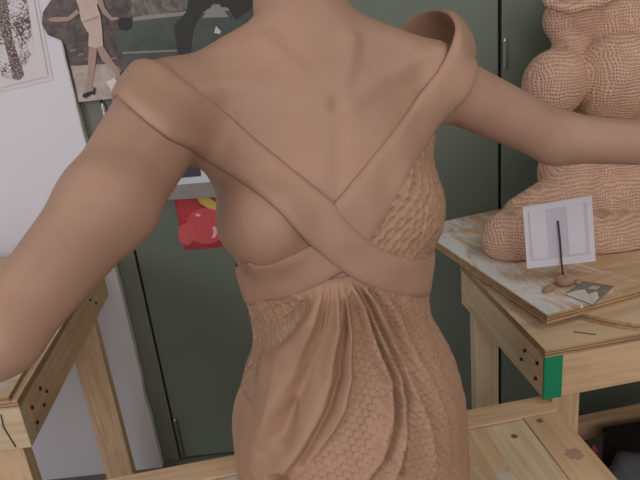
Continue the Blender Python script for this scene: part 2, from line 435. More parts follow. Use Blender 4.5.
flat('handbag', [(117, 23), (120, 19), (126, 17), (130, 19), (132, 24), (130, 29), (125, 31), (120, 29)], YP - 0.0045, flatcol('photo_bag', (44, 32, 32)), po, o_)
flat('tape_tab', [(106, 82), (114.5, 77.5), (124, 92), (119, 103)], YP - 0.007, PAPER, po, o_, label='white tape tab at the poster edge')

# framed print behind the arm
YF = WALL_Y - 0.02; o_ = atY(190, 180, YF)
fp = empty('framed_print', tuple(o_), label='grey framed print with white border on the green door, behind the figure\'s armpit', cat='picture')
GREYF = flatcol('grey_frame', (150, 142, 136))
flat('frame_rail', [(160, 186), (240, 179), (242, 194.5), (162, 199)], YF, GREYF, fp, o_, th=0.014)
flat('frame_rail', [(150, 120), (230, 112), (231, 118), (151, 126)], YF, GREYF, fp, o_, th=0.014)
flat('frame_stile', [(150, 126), (157, 125), (168, 186), (160, 187)], YF, GREYF, fp, o_, th=0.014)
flat('frame_stile', [(224, 117), (231, 116), (240, 181), (233, 181)], YF, GREYF, fp, o_, th=0.014)
flat('mount', [(152, 122), (230, 115), (240, 184), (162, 190)], YF - 0.003, flatcol('white_mount', (214, 222, 228)), fp, o_, th=0.002)
flat('picture_image', [(160, 130), (196, 127), (201, 176), (168, 179)], YF - 0.006, flatcol('dark_picture', (72, 66, 78)), fp, o_, th=0.001)

# red balloon card
YB = WALL_Y - 0.001; o_ = atY(200, 220, YB)
rc = empty('red_balloon_card', tuple(o_), label='red postcard of shiny balloons stuck on the green door below the framed print', cat='card')
flat('card_sheet', [(173.5, 197.5), (252, 192), (258, 244), (185, 250)], YB, flatcol('card_red', (168, 48, 58)), rc, o_, th=0.0015)
def disc_px(cx, cy, rx, ry, n=28, a0=0, a1=360):
    return [(cx + rx * cos(radians(a0 + (a1 - a0) * i / n)), cy + ry * sin(radians(a0 + (a1 - a0) * i / n))) for i in range(n)]
flat('large_balloon', disc_px(206, 226, 20, 18), YB - 0.002, flatcol('balloon_red', (212, 84, 90)), rc, o_)
flat('small_balloon', disc_px(186.5, 234, 8.5, 11), YB - 0.0025, flatcol('balloon_red_light', (214, 92, 94)), rc, o_)
flat('balloon', [(176, 199), (193, 197), (200, 206), (200, 212), (190, 220), (180, 222)], YB - 0.0015, flatcol('balloon_red_mid', (192, 56, 66)), rc, o_)
flat('yellow_ribbon', [(196, 197), (206, 196), (219, 204), (222, 212), (208, 208), (200, 203)], YB - 0.0032, flatcol('card_yellow', (216, 190, 88)), rc, o_)
flat('dark_corner', [(220, 240), (226, 233), (234, 232), (234, 243), (222, 243)], YB - 0.0034, flatcol('card_black', (70, 24, 32)), rc, o_)
flat('balloon_shine', [(212.5, 227), (215.5, 226), (217.5, 232), (215, 237.5), (211.5, 238), (213.6, 233)], YB - 0.0036, flatcol('card_shine', (244, 190, 188)), rc, o_)
flat('balloon_shine', disc_px(198, 215, 2.6, 1.4), YB - 0.0036, bpy.data.materials['card_shine'], rc, o_)

# ================================================================== TABLES
def plank(name, L_, W, T, mat, parent, loc, yaw=0.0, axis='x', bev=0.002, **k):
    """local X = grain; axis x: horizontal along x; z: upright"""
    if axis == 'x': rot = (0, 0, yaw)
    elif axis == 'y': rot = (0, 0, yaw + pi / 2)
    else: rot = (0, -pi / 2, yaw)
    return beveled_box(name, (L_, W, T), mat, parent, loc, rot, bev, **k)

def ply_sheet(name, pts, z0, z1, parent, top_mat, nlayer=3, **k):
    """plywood slab: layered edges, face on top. pts in local xy."""
    o = prism(name, pts, z0, z1, top_mat, parent, axis='z', **k)
    o.data.materials.append(PLY_EDGE); o.data.materials.append(DARKGLUE)
    for p in o.data.polygons:
        if abs(p.normal.z) < 0.5: p.material_index = 1
    c = np.mean(pts, 0)
    for i in range(1, nlayer):
        zc = z0 + (z1 - z0) * i / nlayer
        q = [(x + (0.0006 if x > c[0] else -0.0006), y + (0.0006 if y > c[1] else -0.0006)) for x, y in pts]
        prism('glue_line', q, zc - 0.0009, zc + 0.0009, DARKGLUE, o, axis='z')
    return o
DARKGLUE = plain('dark_plywood_glue_layer', s2l(128, 96, 70), 0.7)
HOLE = flatcol('dark_screw_hole', (40, 28, 22))

def holes(parent, pts):      # screw heads on planks; pts = (x,y,z,axis)
    for x, y, z_, ax in pts:
        a = [0, 0, 0]; a[ax] = 0.002
        tube('screw_head', [(x - a[0], y - a[1], z_ - a[2]), (x + a[0], y + a[1], z_ + a[2])], 0.0042, HOLE, parent, seg=10)

# ---- right work table
TZ = 0.9; YAW = radians(7.2)
rt = empty('work_table', (0.419, 1.086, 0), YAW, label='pine work table at right holding the textured clay torso, green tape on its corner', cat='table')
TW, TD = 0.95, 0.46
ply_sheet('table_top', [(0, 0), (TW, 0), (TW, TD), (0, TD)], TZ - 0.019, TZ, rt, PLY)
zr = TZ - 0.019 - 0.0495
plank('front_rail', TW - 0.002, 0.038, 0.099, PINE, rt, (TW / 2, 0.019 + 0.001, zr))
plank('back_rail', TW - 0.002, 0.038, 0.099, PINE, rt, (TW / 2, TD - 0.02, zr))
plank('side_rail', TD - 0.078, 0.038, 0.099, PINE_PALE, rt, (0.02, TD / 2, zr), axis='y')
plank('side_rail', TD - 0.078, 0.038, 0.099, PINE_PALE, rt, (TW - 0.02, TD / 2, zr), axis='y')
for lx, ly, mt in ((0.0395 + 0.032, 0.0395 + 0.0195, PINE), (0.0395 + 0.0, TD - 0.062, PINE_PALE), (TW - 0.09, 0.06, PINE), (TW - 0.09, TD - 0.06, PINE)):
    plank('leg', zr + 0.049, 0.038, 0.064, mt, rt, (lx, ly, (zr + 0.049) / 2), yaw=0, axis='z')
# low stretcher between the legs
plank('stretcher', TW - 0.1, 0.038, 0.064, PINE, rt, (TW / 2, TD - 0.015, 0.30))
# green tape wrapped on corner
o = beveled_box('green_tape', (0.0385, 0.0012, 0.099), TAPE, rt, (0.0185, -0.0008, zr + 0.001), bev=0.0004, label='strip of green tape')
beveled_box('green_tape_side', (0.0012, 0.005, 0.099), TAPE, rt, (-0.0008, 0.0015, zr + 0.001), bev=0.0004, label='strip of green tape')
holes(rt, [(-0.001, 0.03, zr + 0.02, 0), (-0.001, 0.035, zr - 0.02, 0), (-0.001, 0.085, zr + 0.018, 0), (-0.001, 0.10, zr - 0.012, 0), (0.34, -0.001, zr + 0.01, 1)])
tube('pencil_mark', [(0.085, 0.045, TZ + 0.0008), (0.12, 0.02, TZ + 0.0008)], 0.0012, flatcol('pencil_grey', (90, 80, 72)), rt, seg=6)

# ---- round turntable board + plywood board
BYAW = radians(16)
n = 72
rd = empty('round_board', (0.448 + 0.315, 1.156 + 0.225, TZ), BYAW, label='round plywood turntable disc under the square board on the right table', cat='board')
pts = [(0.30 * cos(2 * pi * i / n), 0.30 * sin(2 * pi * i / n)) for i in range(n)]
ply_sheet('disc', pts, 0.0008, 0.0165, rd, PLY, 2)
bd = empty('plywood_board', (0.448, 1.156, TZ + 0.017), BYAW, label='plaster smeared plywood board carrying the textured clay torso', cat='board')
BW, BD = 0.80, 0.61
def smear_material():
    m, nt, b, N, L = new_mat('plywood_with_plaster_smears')
    base = coords(nt, (1.6, 12, 12)); n1 = noise(nt, base, 2.2, 5, 0.6, 0.8)
    c = ramp(nt, n1.outputs['Fac'], [(0.3, s2l(188, 150, 116)), (0.7, s2l(222, 190, 154))])
    v = coords(nt, (3.0, 1.2, 1), (0, 0, radians(25))); n2 = noise(nt, v, 5.5, 7, 0.72, 1.2)
    tc = N.new('ShaderNodeTexCoord'); sp = N.new('ShaderNodeSeparateXYZ'); L.new(tc.outputs['Object'], sp.inputs[0])
    mr = N.new('ShaderNodeMapRange'); mr.inputs['From Min'].default_value = 0.0; mr.inputs['From Max'].default_value = 0.30
    mr.inputs['To Min'].default_value = 0.13; mr.inputs['To Max'].default_value = -0.12; L.new(sp.outputs['X'], mr.inputs['Value'])
    ad = N.new('ShaderNodeMath'); ad.operation = 'ADD'; L.new(n2.outputs['Fac'], ad.inputs[0]); L.new(mr.outputs[0], ad.inputs[1])
    f = ramp(nt, ad.outputs[0], [(0.47, (0, 0, 0)), (0.62, (1, 1, 1))])
    mx = N.new('ShaderNodeMix'); mx.data_type = 'RGBA'; mx.inputs['B'].default_value = (*s2l(224, 224, 222), 1)
    L.new(f, mx.inputs['Factor']); L.new(c, mx.inputs['A']); L.new(mx.outputs['Result'], b.inputs['Base Color'])
    b.inputs['Roughness'].default_value = 0.55
    bump(nt, ad.outputs[0], 0.3, 0.003, b)
    return m
ply_sheet('board', [(0, 0), (BW, 0), (BW, BD), (0, BD)], 0.0, 0.021, bd, smear_material(), 3)
BZ = TZ + 0.038

# ---- left work table
LYAW = radians(3.0)
lt = empty('work_table', (-0.642, 1.113, 0), LYAW, label='pine work table at the left edge, in front of the white board', cat='table')
LW, LD = 0.75, 0.74
ply_sheet('table_top', [(0, 0), (0, LD), (-LW, LD), (-LW, 0)], TZ - 0.019, TZ, lt, PLY)
ply_sheet('upper_sheet', [(-0.012, -0.004), (-0.03, LD * 0.8), (-LW, LD * 0.8), (-LW, -0.004)], TZ + 0.0005, TZ + 0.0125, lt, PLY, 2)
plank('front_rail', LW - 0.002, 0.038, 0.099, PINE_PALE, lt, (-LW / 2, 0.02, zr))
plank('back_rail', LW - 0.08, 0.038, 0.099, PINE, lt, (-LW / 2, LD - 0.02, zr))
plank('side_rail', LD - 0.04, 0.038, 0.099, PINE, lt, (-0.02, LD / 2 + 0.02, zr), axis='y')
plank('side_rail', LD - 0.04, 0.038, 0.099, PINE, lt, (-LW + 0.02, LD / 2 + 0.02, zr), axis='y')
for lx, ly in ((-0.085, 0.06), (-0.085, LD - 0.06), (-LW + 0.085, 0.06), (-LW + 0.085, LD - 0.06)):
    plank('leg', zr + 0.0445, 0.089, 0.038, PINE, lt, (lx, ly, (zr + 0.0445) / 2), yaw=pi / 2, axis='z')
holes(lt, [(0, 0.05, zr + 0.015, 0), (0, 0.052, zr - 0.025, 0), (0, 0.11, zr + 0.022, 0), (0, 0.135, zr - 0.002, 0), (0, 0.105, zr - 0.018, 0), (0, 0.56, zr + 0.02, 0), (0, 0.60, zr - 0.01, 0)])
tube('rail_crack', [(-0.04, 0.0, zr + 0.04), (-0.043, 0.0, zr + 0.01), (-0.037, 0.0, zr - 0.02), (-0.032, 0.0, zr - 0.043)], 0.0012, HOLE, lt, seg=6)
# scrap block lying at the back of the left table
sb = empty('scrap_wood_block', (-1.05, 1.86, TZ), radians(-14), label='tan wooden block lying on the back of the left table, by the white board', cat='wood block')
beveled_box('block', (0.30, 0.07, 0.035), PINE, sb, (0.0, 0, 0.0176), bev=0.003)
beveled_box('gap_shade', (0.03, 0.05, 0.026), HOLE, sb, (0.166, 0, 0.0135), bev=0.003, label='dark gap at the block end, its shade built as a dark box')  # dark box stands in for the shaded gap at the block's end

# ---- stand carrying the figure
SZ = 0.770
st = empty('modelling_stand', (0.4336, 1.118, 0), YAW, label='low pine and plywood stand under the dressed clay figure', cat='stand')
SW, SD = 1.02, 0.72
CLAYSPOT = clay_material('clay_residue', s2l(176, 140, 118))
plank('rail', SD - 0.056, 0.075, 0.038, PINE, st, (-0.0375, -0.056 - (SD - 0.056) / 2, SZ - 0.019), axis='y')
plank('rail', SD - 0.056, 0.075, 0.038, PINE, st, (-SW + 0.0375, -0.056 - (SD - 0.056) / 2, SZ - 0.019), axis='y')
plank('back_rail', SW, 0.055, 0.038, PINE, st, (-SW / 2, -0.0275, SZ - 0.019 + 0.0008))
plank('front_rail', SW - 0.151, 0.075, 0.038, PINE_PALE, st, (-SW / 2, -SD + 0.0375, SZ - 0.019))
PLYTOP = wood_material('paint_smeared_plywood', s2l(224, 196, 158), s2l(182, 146, 108), knots=False, scale=0.5, stain=(s2l(208, 200, 186), 15, 0.52))
plank('plywood_inset', SD - 0.133, SW - 0.24, 0.018, PLYTOP, st, (-SW / 2 - 0.04, -SD / 2 + 0.0095, SZ - 0.011), axis='y')
plank('infill_strip', SD - 0.133, 0.085, 0.018, PINE_PALE, st, (-0.075 - 0.0435, -SD / 2 + 0.0095, SZ - 0.012), axis='y')
for lx in (-0.06, -SW + 0.06):
    for ly in (-0.06, -SD + 0.06):
        plank('leg', SZ - 0.039, 0.07, 0.038, PINE, st, (lx, ly, (SZ - 0.039) / 2), yaw=0, axis='z')
def blob_flat(name, cx, cy, r, zt, mat, parent, seed, **k):
    R_ = random.Random(seed); pts = []
    for i in range(22):
        rr = r * (0.75 + 0.4 * R_.random()); pts.append((cx + rr * cos(2 * pi * i / 22), cy + rr * sin(2 * pi * i / 22)))
    return prism(name, pts, zt - 0.0005, zt + 0.0012, mat, parent, axis='z', **k)
blob_flat('clay_smudge', -0.036, -0.18, 0.016, SZ, CLAYSPOT, st, 3, label='dried clay smudge')
blob_flat('clay_smudge', -0.05, -0.075, 0.006, SZ, DARKGLUE, st, 5)
blob_flat('clay_smudge', -0.115, -0.10, 0.006, SZ - 0.003, DARKGLUE, st, 6)

# ================================================================== CLAY FIGURE
FO = np.array([0.02, 0.83, 0.74]); ZB = SZ - 0.74; FA = radians(18)
fR = np.array([[cos(FA), -sin(FA), 0], [sin(FA), cos(FA), 0], [0, 0, 1]])   # local->world
def toL(P): return (np.asarray(P, float) - FO) @ fR
camL = toL(cC)
def rayL(x, y): return ray(x, y) @ fR
fig = empty('clay_figure', tuple(FO), FA, label='smooth brown clay figure of a woman in a draped off-shoulder gown, arms spread', cat='sculpture')

ZT = [0.0, 0.10, 0.23, 0.27, 0.32, 0.356, 0.396, 0.432, 0.456, 0.51, 0.58, 0.626, 0.68, 0.74, 0.80]
AT = [.180, .181, .179, .176, .164, .150, .133, .1275, .129, .136, .145, .150, .152, .125, .075]
BT = [.150, .150, .145, .140, .126, .115, .103, .099, .100, .104, .106, .104, .092, .070, .048]
CY = [.0, .0, .0, .0, .0, 0, 0, 0, 0, 0, .005, .012, .022, .035, .045]
def trunk(P, grow=0.0):
    z_ = P[:, 2]
    a = smooth_interp(z_, ZT, AT) + grow; b = smooth_interp(z_, ZT, BT) + grow; cy = smooth_interp(z_, ZT, CY)
    x = P[:, 0]; y = P[:, 1] - cy
    k0 = np.sqrt((x / a) ** 2 + (y / b) ** 2); k1 = np.sqrt((x / a ** 2) ** 2 + (y / b ** 2) ** 2)
    f = np.where(k0 > 0.05, k0 * (k0 - 1) / np.maximum(k1, 1e-6), -b)
    cap = smax(z_ - 0.79, -z_ + ZB + 0.003, 0.001)
    return smax(f, cap, 0.03)
SHL = toL(atT(166, 112, 0.785)); SHR = toL(atT(440, 84, 0.905))
ELL = toL(atT(0, 336, 0.575)); WRL = toL(atT(-150, 430, 0.55))
MIDL = toL(atT(108, 204, 0.66))
ELR = toL(atT(556, 138, 0.985)); WRR = toL(atT(760, 150, 0.93)); 
NB = toL(atT(309, 62, 0.86)); NT = toL(atT(299, 0, 0.875)); HEADC = toL(atT(296, -95, 0.87))
BRL = toL(atT(264, 218, 0.80)); BRR = toL(atT(398, 210, 0.865))
def hand_cones(wr, el, side):
    d = (wr - el) / np.linalg.norm(wr - el); up = np.array([0, 0, 1.0]); w = np.cross(d, up); w /= np.linalg.norm(w); n_ = np.cross(w, d)
    out = [(wr + d * 0.015, wr + d * 0.075 + w * 0.022, 0.019, 0.014), (wr + d * 0.015, wr + d * 0.078 - w * 0.02, 0.019, 0.014), (wr, wr + d * 0.08, 0.021, 0.015)]
    for k, (o_, L1) in enumerate(((0.030, 0.058), (0.010, 0.072), (-0.010, 0.068), (-0.029, 0.052))):
        a_ = wr + d * 0.078 + w * o_; b_ = a_ + d * L1 * 0.5 + w * o_ * 0.2 - n_ * 0.006; c_ = b_ + d * L1 * 0.45 - n_ * 0.018
        out += [(a_, b_, 0.0092, 0.0085), (b_, c_, 0.0085, 0.0068)]
    t0 = wr + d * 0.025 + w * 0.02 * side; t1 = t0 + d * 0.035 + w * 0.03 * side - n_ * 0.008; t2 = t1 + d * 0.028 + w * 0.008 * side - n_ * 0.006
    return out + [(t0, t1, 0.014, 0.010), (t1, t2, 0.010, 0.0075)]
HANDS = hand_cones(WRL, ELL, 1) + hand_cones(WRR, ELR, -1)
def body_f(P, arms=True, grow=0.0):
    f = trunk(P, grow)
    f = smin(f, cone(P, SHL + [0.035, 0.015, -0.01], SHR + [-0.035, 0.015, -0.01], 0.052, 0.050), 0.05)
    # trapezius and neck
    f = smin(f, cone(P, NB + [0, 0.01, 0.035], SHL + [0.02, 0.01, 0.012], 0.050, 0.036), 0.035)
    f = smin(f, cone(P, NB + [0, 0.01, 0.035], SHR + [-0.015, 0.012, 0.020], 0.050, 0.040), 0.035)
    f = smin(f, cone(P, NB + [0.006, 0.0, -0.03], NT, 0.062, 0.0575), 0.03)
    f = smin(f, cone(P, NT, HEADC, 0.0575, 0.055), 0.02)
    # head above the frame
    f = smin(f, ellipsoid(P, HEADC + [0, -0.012, 0.09], (0.073, 0.09, 0.112)), 0.03)
    f = smin(f, ellipsoid(P, HEADC + [0, -0.075, 0.03], (0.035, 0.025, 0.035)), 0.03)
    f = smin(f, ellipsoid(P, HEADC + [0, -0.105, 0.085], (0.010, 0.014, 0.022)), 0.012)
    # arms
    if arms: f = smin(f, cone(P, SHL, MIDL, 0.058, 0.048), 0.035)
    if arms: f = smin(f, cone(P, MIDL, ELL, 0.048, 0.0335), 0.02)
    if arms: f = smin(f, cone(P, ELL, WRL, 0.0335, 0.026), 0.02)
    if arms: f = smin(f, cone(P, SHR, ELR, 0.046, 0.0385), 0.03)
    if arms: f = smin(f, cone(P, ELR, WRR, 0.0385, 0.026), 0.02)
    if arms == 2:
        for a_, b_, ra, rb in HANDS: f = smin(f, cone(P, a_, b_, ra, rb), 0.006)
    # breasts
    f = smin(f, ellipsoid(P, BRL + [0.0, 0, -0.004], (0.060, 0.067, 0.058)), 0.022)
    f = smin(f, ellipsoid(P, BRR, (0.056, 0.058, 0.060)), 0.028)
    return f
def core_f(P): return body_f(P, False)
def grad(f, P, e=0.0015):
    g = np.stack([f(P + d) - f(P - d) for d in np.eye(3) * e], 1) / (2 * e)
    return g
def project(f, P, off=0.0, it=6):
    P = np.array(P, float)
    for _ in range(it):
        g = grad(f, P); P = P - ((f(P) - off) / np.maximum((g * g).sum(1), 0.2))[:, None] * g
    return P
def march(f, px, off=0.0):
    px = np.atleast_2d(np.array(px, float))
    D = np.array([rayL(x, y) for x, y in px]); D /= np.linalg.norm(D, axis=1)[:, None]
    t = np.full(len(px), 0.3); best = np.full(len(px), 9.0); bt = t.copy(); hit = np.zeros(len(px), bool)
    for _ in range(140):
        v = f(camL + t[:, None] * D) - off
        upd = (v < best) & ~hit; best[upd] = v[upd]; bt[upd] = t[upd]
        hit |= v < 0.0004
        t = np.where(hit, t, t + np.maximum(v * 0.6, 0.0006))
        t = np.minimum(t, 1.6)
    P = camL + np.where(hit, t, bt)[:, None] * D
    return project(f, P, off, 4)

# anatomy relief: collarbones, neck tendon, sternal notch
NO = march(body_f, [(338, 108)])[0]
def onbody(px): return march(body_f, px)
CLL = onbody([(330, 103), (300, 94), (262, 84), (225, 86), (195, 92)]) 
CLR = onbody([(348, 103), (364, 92), (388, 76), (415, 60), (436, 50)])
SCM = onbody([(352, 40), (347, 70), (341, 96)])
SCL = onbody([(268, 40), (300, 72), (330, 98)])
RIB = onbody([(338, 125), (337, 155), (336, 190)])
HOL = onbody([(300, 118), (262, 112)]); HOLR = onbody([(372, 108)])
nrm_ = lambda p: grad(body_f, np.array([p]))[0]
def chain(P, pts, r, sink):
    f = None
    N_ = [nrm_(p) for p in pts]
    q = [p - n_ * sink for p, n_ in zip(pts, N_)]
    for a, b_ in zip(q[:-1], q[1:]):
        c = cone(P, a, b_, r, r); f = c if f is None else np.minimum(f, c)
    return f
def body_full(P):
    f = body_f(P, 2, -0.022 * np.clip((0.515 - P[:, 2]) / 0.03, 0, 1))
    f = smin(f, chain(P, CLL, 0.011, 0.0125), 0.016)
    f = smin(f, chain(P, CLR, 0.011, 0.0115), 0.016)
    f = smin(f, chain(P, SCM, 0.009, 0.0095), 0.014)
    f = smin(f, chain(P, SCL, 0.009, 0.012), 0.016)
    f = smax(f, -ellipsoid(P, NO + nrm_(NO) * 0.012, (0.012, 0.016, 0.014)), 0.012)
    f = smax(f, -(cone(P, RIB[0] + [0, -0.014, 0], RIB[2] + [0, -0.014, 0], 0.010, 0.010)), 0.014)
    return f
_hp = [b_ for _, b_, _, _ in HANDS]
lo = np.minimum.reduce([ELL, WRL, SHL, WRR, ELR] + _hp) - 0.07; hi = np.maximum.reduce([ELL, WRR, SHR, ELR, HEADC + [0, 0, 0.2]] + _hp) + 0.07
lo = np.minimum(lo, [-0.21, -0.17, -0.01]); hi = np.maximum(hi, [0.21, 0.17, 1.0]); lo[2] = ZB - 0.008
V, Q = surface_nets(body_full, lo, hi, 0.0042)
body = mesh_obj('body', V, Q, CLAY, fig)

# hair bun and hanging braid behind the neck
def hair_f(P):
    f = ellipsoid(P, HEADC + [0, 0.02, 0.12], (0.082, 0.095, 0.10))
    f = smax(f, -(ellipsoid(P, HEADC + [0, -0.10, 0.06], (0.072, 0.09, 0.10))), 0.01)
    for k, q in enumerate(BRAID):
        f = smin(f, ellipsoid(P, q, (0.010, 0.010, 0.007)), 0.004)
    return f
b0 = toL(atT(354, 9, 0.94)); BRAID = [b0 + np.array([0.0015 * (k % 2), 0, 0.0095 * k]) for k in range(10)]
V, Q = surface_nets(hair_f, HEADC + [-0.12, -0.14, -0.12], HEADC + [0.13, 0.15, 0.24], 0.004)
mesh_obj('hair', V, Q, CLAY, fig)

# ---- draped bands ---------------------------------------------------------
def catmull(C, n):
    """C: (S, M, 3) -> resampled (n, M, 3)"""
    S = len(C); t = np.linspace(0, S - 1, n); i = np.minimum(t.astype(int), S - 2); u = (t - i)[:, None, None]
    p0 = C[np.maximum(i - 1, 0)]; p1 = C[i]; p2 = C[i + 1]; p3 = C[np.minimum(i + 2, S - 1)]
    return 0.5 * (2 * p1 + (p2 - p0) * u + (2 * p0 - 5 * p1 + 4 * p2 - p3) * u ** 2 + (3 * p1 - p0 - 3 * p2 + p3) * u ** 3)
def band(name, stations, thick, mcols=15, nrows=160, offs=0.0, relax=25, label=None, field=body_f, bow=0.0):
    """stations: dict(m='s', a=(x,y), b=(x,y)) laid on the body; 'l' = explicit local 3D edges; 'c' = around the back (theta,z pair)"""
    vv = 0.5 - 0.5 * np.cos(np.linspace(0, pi, mcols))
    C = []; W = []
    for s in stations:
        a = np.array(s['a'], float); b_ = np.array(s['b'], float)
        if s['m'] == 's':
            px = a + vv[:, None] * (b_ - a); P = march(field, px, offs + s.get('o', 0)); w = 1.0
        elif s['m'] == 'c':
            th = radians(s['th']); P = []
            zc = a[0] + vv * (b_[0] - a[0])
            P = np.stack([0.4 * np.cos(th) * np.ones(mcols), 0.4 * np.sin(th) * np.ones(mcols), zc], 1)
            for _ in range(60):
                f = core_f(P) - offs; d = np.stack([-np.cos(th) * np.ones(mcols), -np.sin(th) * np.ones(mcols), 0 * zc], 1)
                P = P + d * (f * 0.7)[:, None]
            w = 1.0
        else:
            P = a + vv[:, None] * (b_ - a)
            bw = np.array(s.get('bow', (0, 0, 0)), float)
            P = P + np.sin(pi * vv)[:, None] * bw; w = s.get('w', 0.0)
        C.append(P); W.append(w)
    C = catmull(np.array(C), nrows); Wt = np.interp(np.linspace(0, len(W) - 1, nrows), np.arange(len(W)), W)
    # relax so the sheet bridges hollows, then keep it outside the body
    for _ in range(relax):
        D = C.copy()
        D[1:-1, 1:-1] = (C[1:-1, 1:-1] * 2 + C[:-2, 1:-1] + C[2:, 1:-1] + C[1:-1, :-2] + C[1:-1, 2:]) / 6
        D[1:-1, 0] = (C[1:-1, 0] * 2 + C[:-2, 0] + C[2:, 0]) / 4; D[1:-1, -1] = (C[1:-1, -1] * 2 + C[:-2, -1] + C[2:, -1]) / 4
        C = D
    P = C.reshape(-1, 3); Wf = np.repeat(Wt, mcols)
    for _ in range(3):
        f = field(P) - offs; g = grad(field, P)
        push = np.where(f < 0, -f, np.where(Wf > 0.5, -f * 0.25, 0))
        P = P + push[:, None] * g
    C = P.reshape(nrows, mcols, 3)
    du = np.gradient(C, axis=0); dv = np.gradient(C, axis=1)
    Nn = np.cross(du, dv); Nn /= np.maximum(np.linalg.norm(Nn, axis=2, keepdims=True), 1e-9)
    g = grad(field, C.reshape(-1, 3)).reshape(C.shape)
    if (Nn * g).sum() < 0: Nn = -Nn
    prof = (1 - np.abs(2 * vv - 1) ** 7) ** 0.5
    rowp = np.ones(nrows)
    rough = 1 + 0.10 * np.sin(np.arange(nrows)[:, None] * 0.23 + 3 * vv[None, :])
    out = C + Nn * (thick * prof[None, :] * rowp[:, None] * rough + bow * np.sin(pi * vv)[None, :])[:, :, None]
    inn = C - Nn * 0.0022 * prof[None, :, None]
    Vv = np.concatenate([out.reshape(-1, 3), inn.reshape(-1, 3)])
    idx = np.arange(nrows * mcols).reshape(nrows, mcols); K_ = nrows * mcols
    q1 = np.stack([idx[:-1, :-1], idx[1:, :-1], idx[1:, 1:], idx[:-1, 1:]], -1).reshape(-1, 4)
    q2 = q1[:, ::-1] + K_
    e = [np.stack([idx[:-1, 0], idx[:-1, 0] + K_, idx[1:, 0] + K_, idx[1:, 0]], 1),
         np.stack([idx[:-1, -1], idx[1:, -1], idx[1:, -1] + K_, idx[:-1, -1] + K_], 1),
         np.stack([idx[0, :-1], idx[0, 1:], idx[0, 1:] + K_, idx[0, :-1] + K_], 1),
         np.stack([idx[-1, :-1], idx[-1, :-1] + K_, idx[-1, 1:] + K_, idx[-1, 1:]], 1)]
    F_ = np.concatenate([q1, q2] + e)
    me = mesh_obj(name, Vv, F_, CLAY, fig, label=label)
    import bmesh
    bm = bmesh.new(); bm.from_mesh(me.data); bmesh.ops.remove_doubles(bm, verts=bm.verts, dist=0.00005)
    bmesh.ops.recalc_face_normals(bm, faces=bm.faces); bm.to_mesh(me.data); bm.free()
    me.data.polygons.foreach_set('use_smooth', [True] * len(me.data.polygons))
    return me
S = lambda a, b, o=0: dict(m='s', a=a, b=b, o=o)
Cc = lambda th, z0, z1: dict(m='c', th=th, a=(z0,), b=(z1,))
def Lc(pa, ta, pb, tb, bow=(0, 0, 0), w=0.0): return dict(m='l', a=toL(atT(*pa, ta)), b=toL(atT(*pb, tb)), bow=bow, w=w)

# band under the left breast, tucked under the crossing sash
band('waist_band', [S((330, 236), (356, 266)), S((312, 244), (338, 275)), S((294, 254), (318, 287)), S((277, 262), (298, 295)), S((259, 266), (278, 300)), S((246, 262), (261, 302)), 
    Cc(-190, 0.525, 0.462), Cc(-205, 0.525, 0.46), Cc(-230, 0.525, 0.46), Cc(-260, 0.52, 0.455), Cc(-300, 0.515, 0.45)], 0.0055, nrows=140, relax=12)
# right sash: from the crossing up over the far shoulder
band('shoulder_sash', [S((322, 206), (362, 258)), S((336, 200), (376, 236)), S((352, 181), (389, 215)), S((371, 158), (401, 193)), S((393, 131), (413, 170), .002), S((413, 105), (428, 144), .004),
    S((431, 80), (441, 126), .006),
    Lc((444, 60), 0.850, (457, 104), 0.880, (0.004, -0.007, 0.0)),
    Lc((452, 42), 0.855, (466, 82), 0.895, (0.006, -0.006, 0.0)),
    Lc((455, 27), 0.868, (472, 60), 0.925, (0.006, -0.002, 0.003)),
    Lc((449, 15), 0.90, (470, 46), 0.965, (0.005, 0.004, 0.006)),
    Lc((437, 10), 0.94, (462, 48), 1.0, (0.004, 0.008, 0.006)),
    Lc((421, 13), 0.965, (444, 62), 1.01, (0, 0.008, 0.004)),
    Lc((406, 21), 0.975, (422, 76), 1.015, (0, 0.008, 0.0)),
    Lc((390, 50), 0.985, (400, 100), 1.02, (0, 0.008, 0.0), 0.0)], 0.007, nrows=200, relax=6)
# left sash: from the near shoulder across to the far side under the bust
q1 = march(body_f, [(139, 60), (124, 98)], 0.004)
band('crossing_sash', [dict(m='l', a=q1[0] + [0.05, 0.11, -0.05], b=q1[1] + [0.05, 0.10, -0.05], w=0.0),
    dict(m='l', a=q1[0] + [0.016, 0.055, -0.014], b=q1[1] + [0.012, 0.055, -0.022], bow=(-0.006, 0, 0.003), w=0.0),
    S((139, 57), (119, 97), .005), S((160, 60), (136, 110), .006), S((181, 76), (156, 127), .004), S((202, 93), (178, 144), .002), S((229, 115), (203, 159)), S((258, 141), (230, 176)), S((290, 167), (257, 194)), S((318, 189), (285, 217), .003),
    S((337, 205), (305, 239), .007), S((352, 224), (322, 257), .007), S((368, 239), (342, 272), .005), S((387, 250), (366, 286), .002), S((411, 256), (392, 294)), S((428, 253), (415, 297)), 
    Cc(-22, 0.515, 0.44), Cc(0, 0.515, 0.44), Cc(20, 0.52, 0.44), Cc(60, 0.53, 0.45), Cc(100, 0.53, 0.45), Cc(140, 0.53, 0.45)], 0.0085, mcols=19, nrows=260, relax=10)

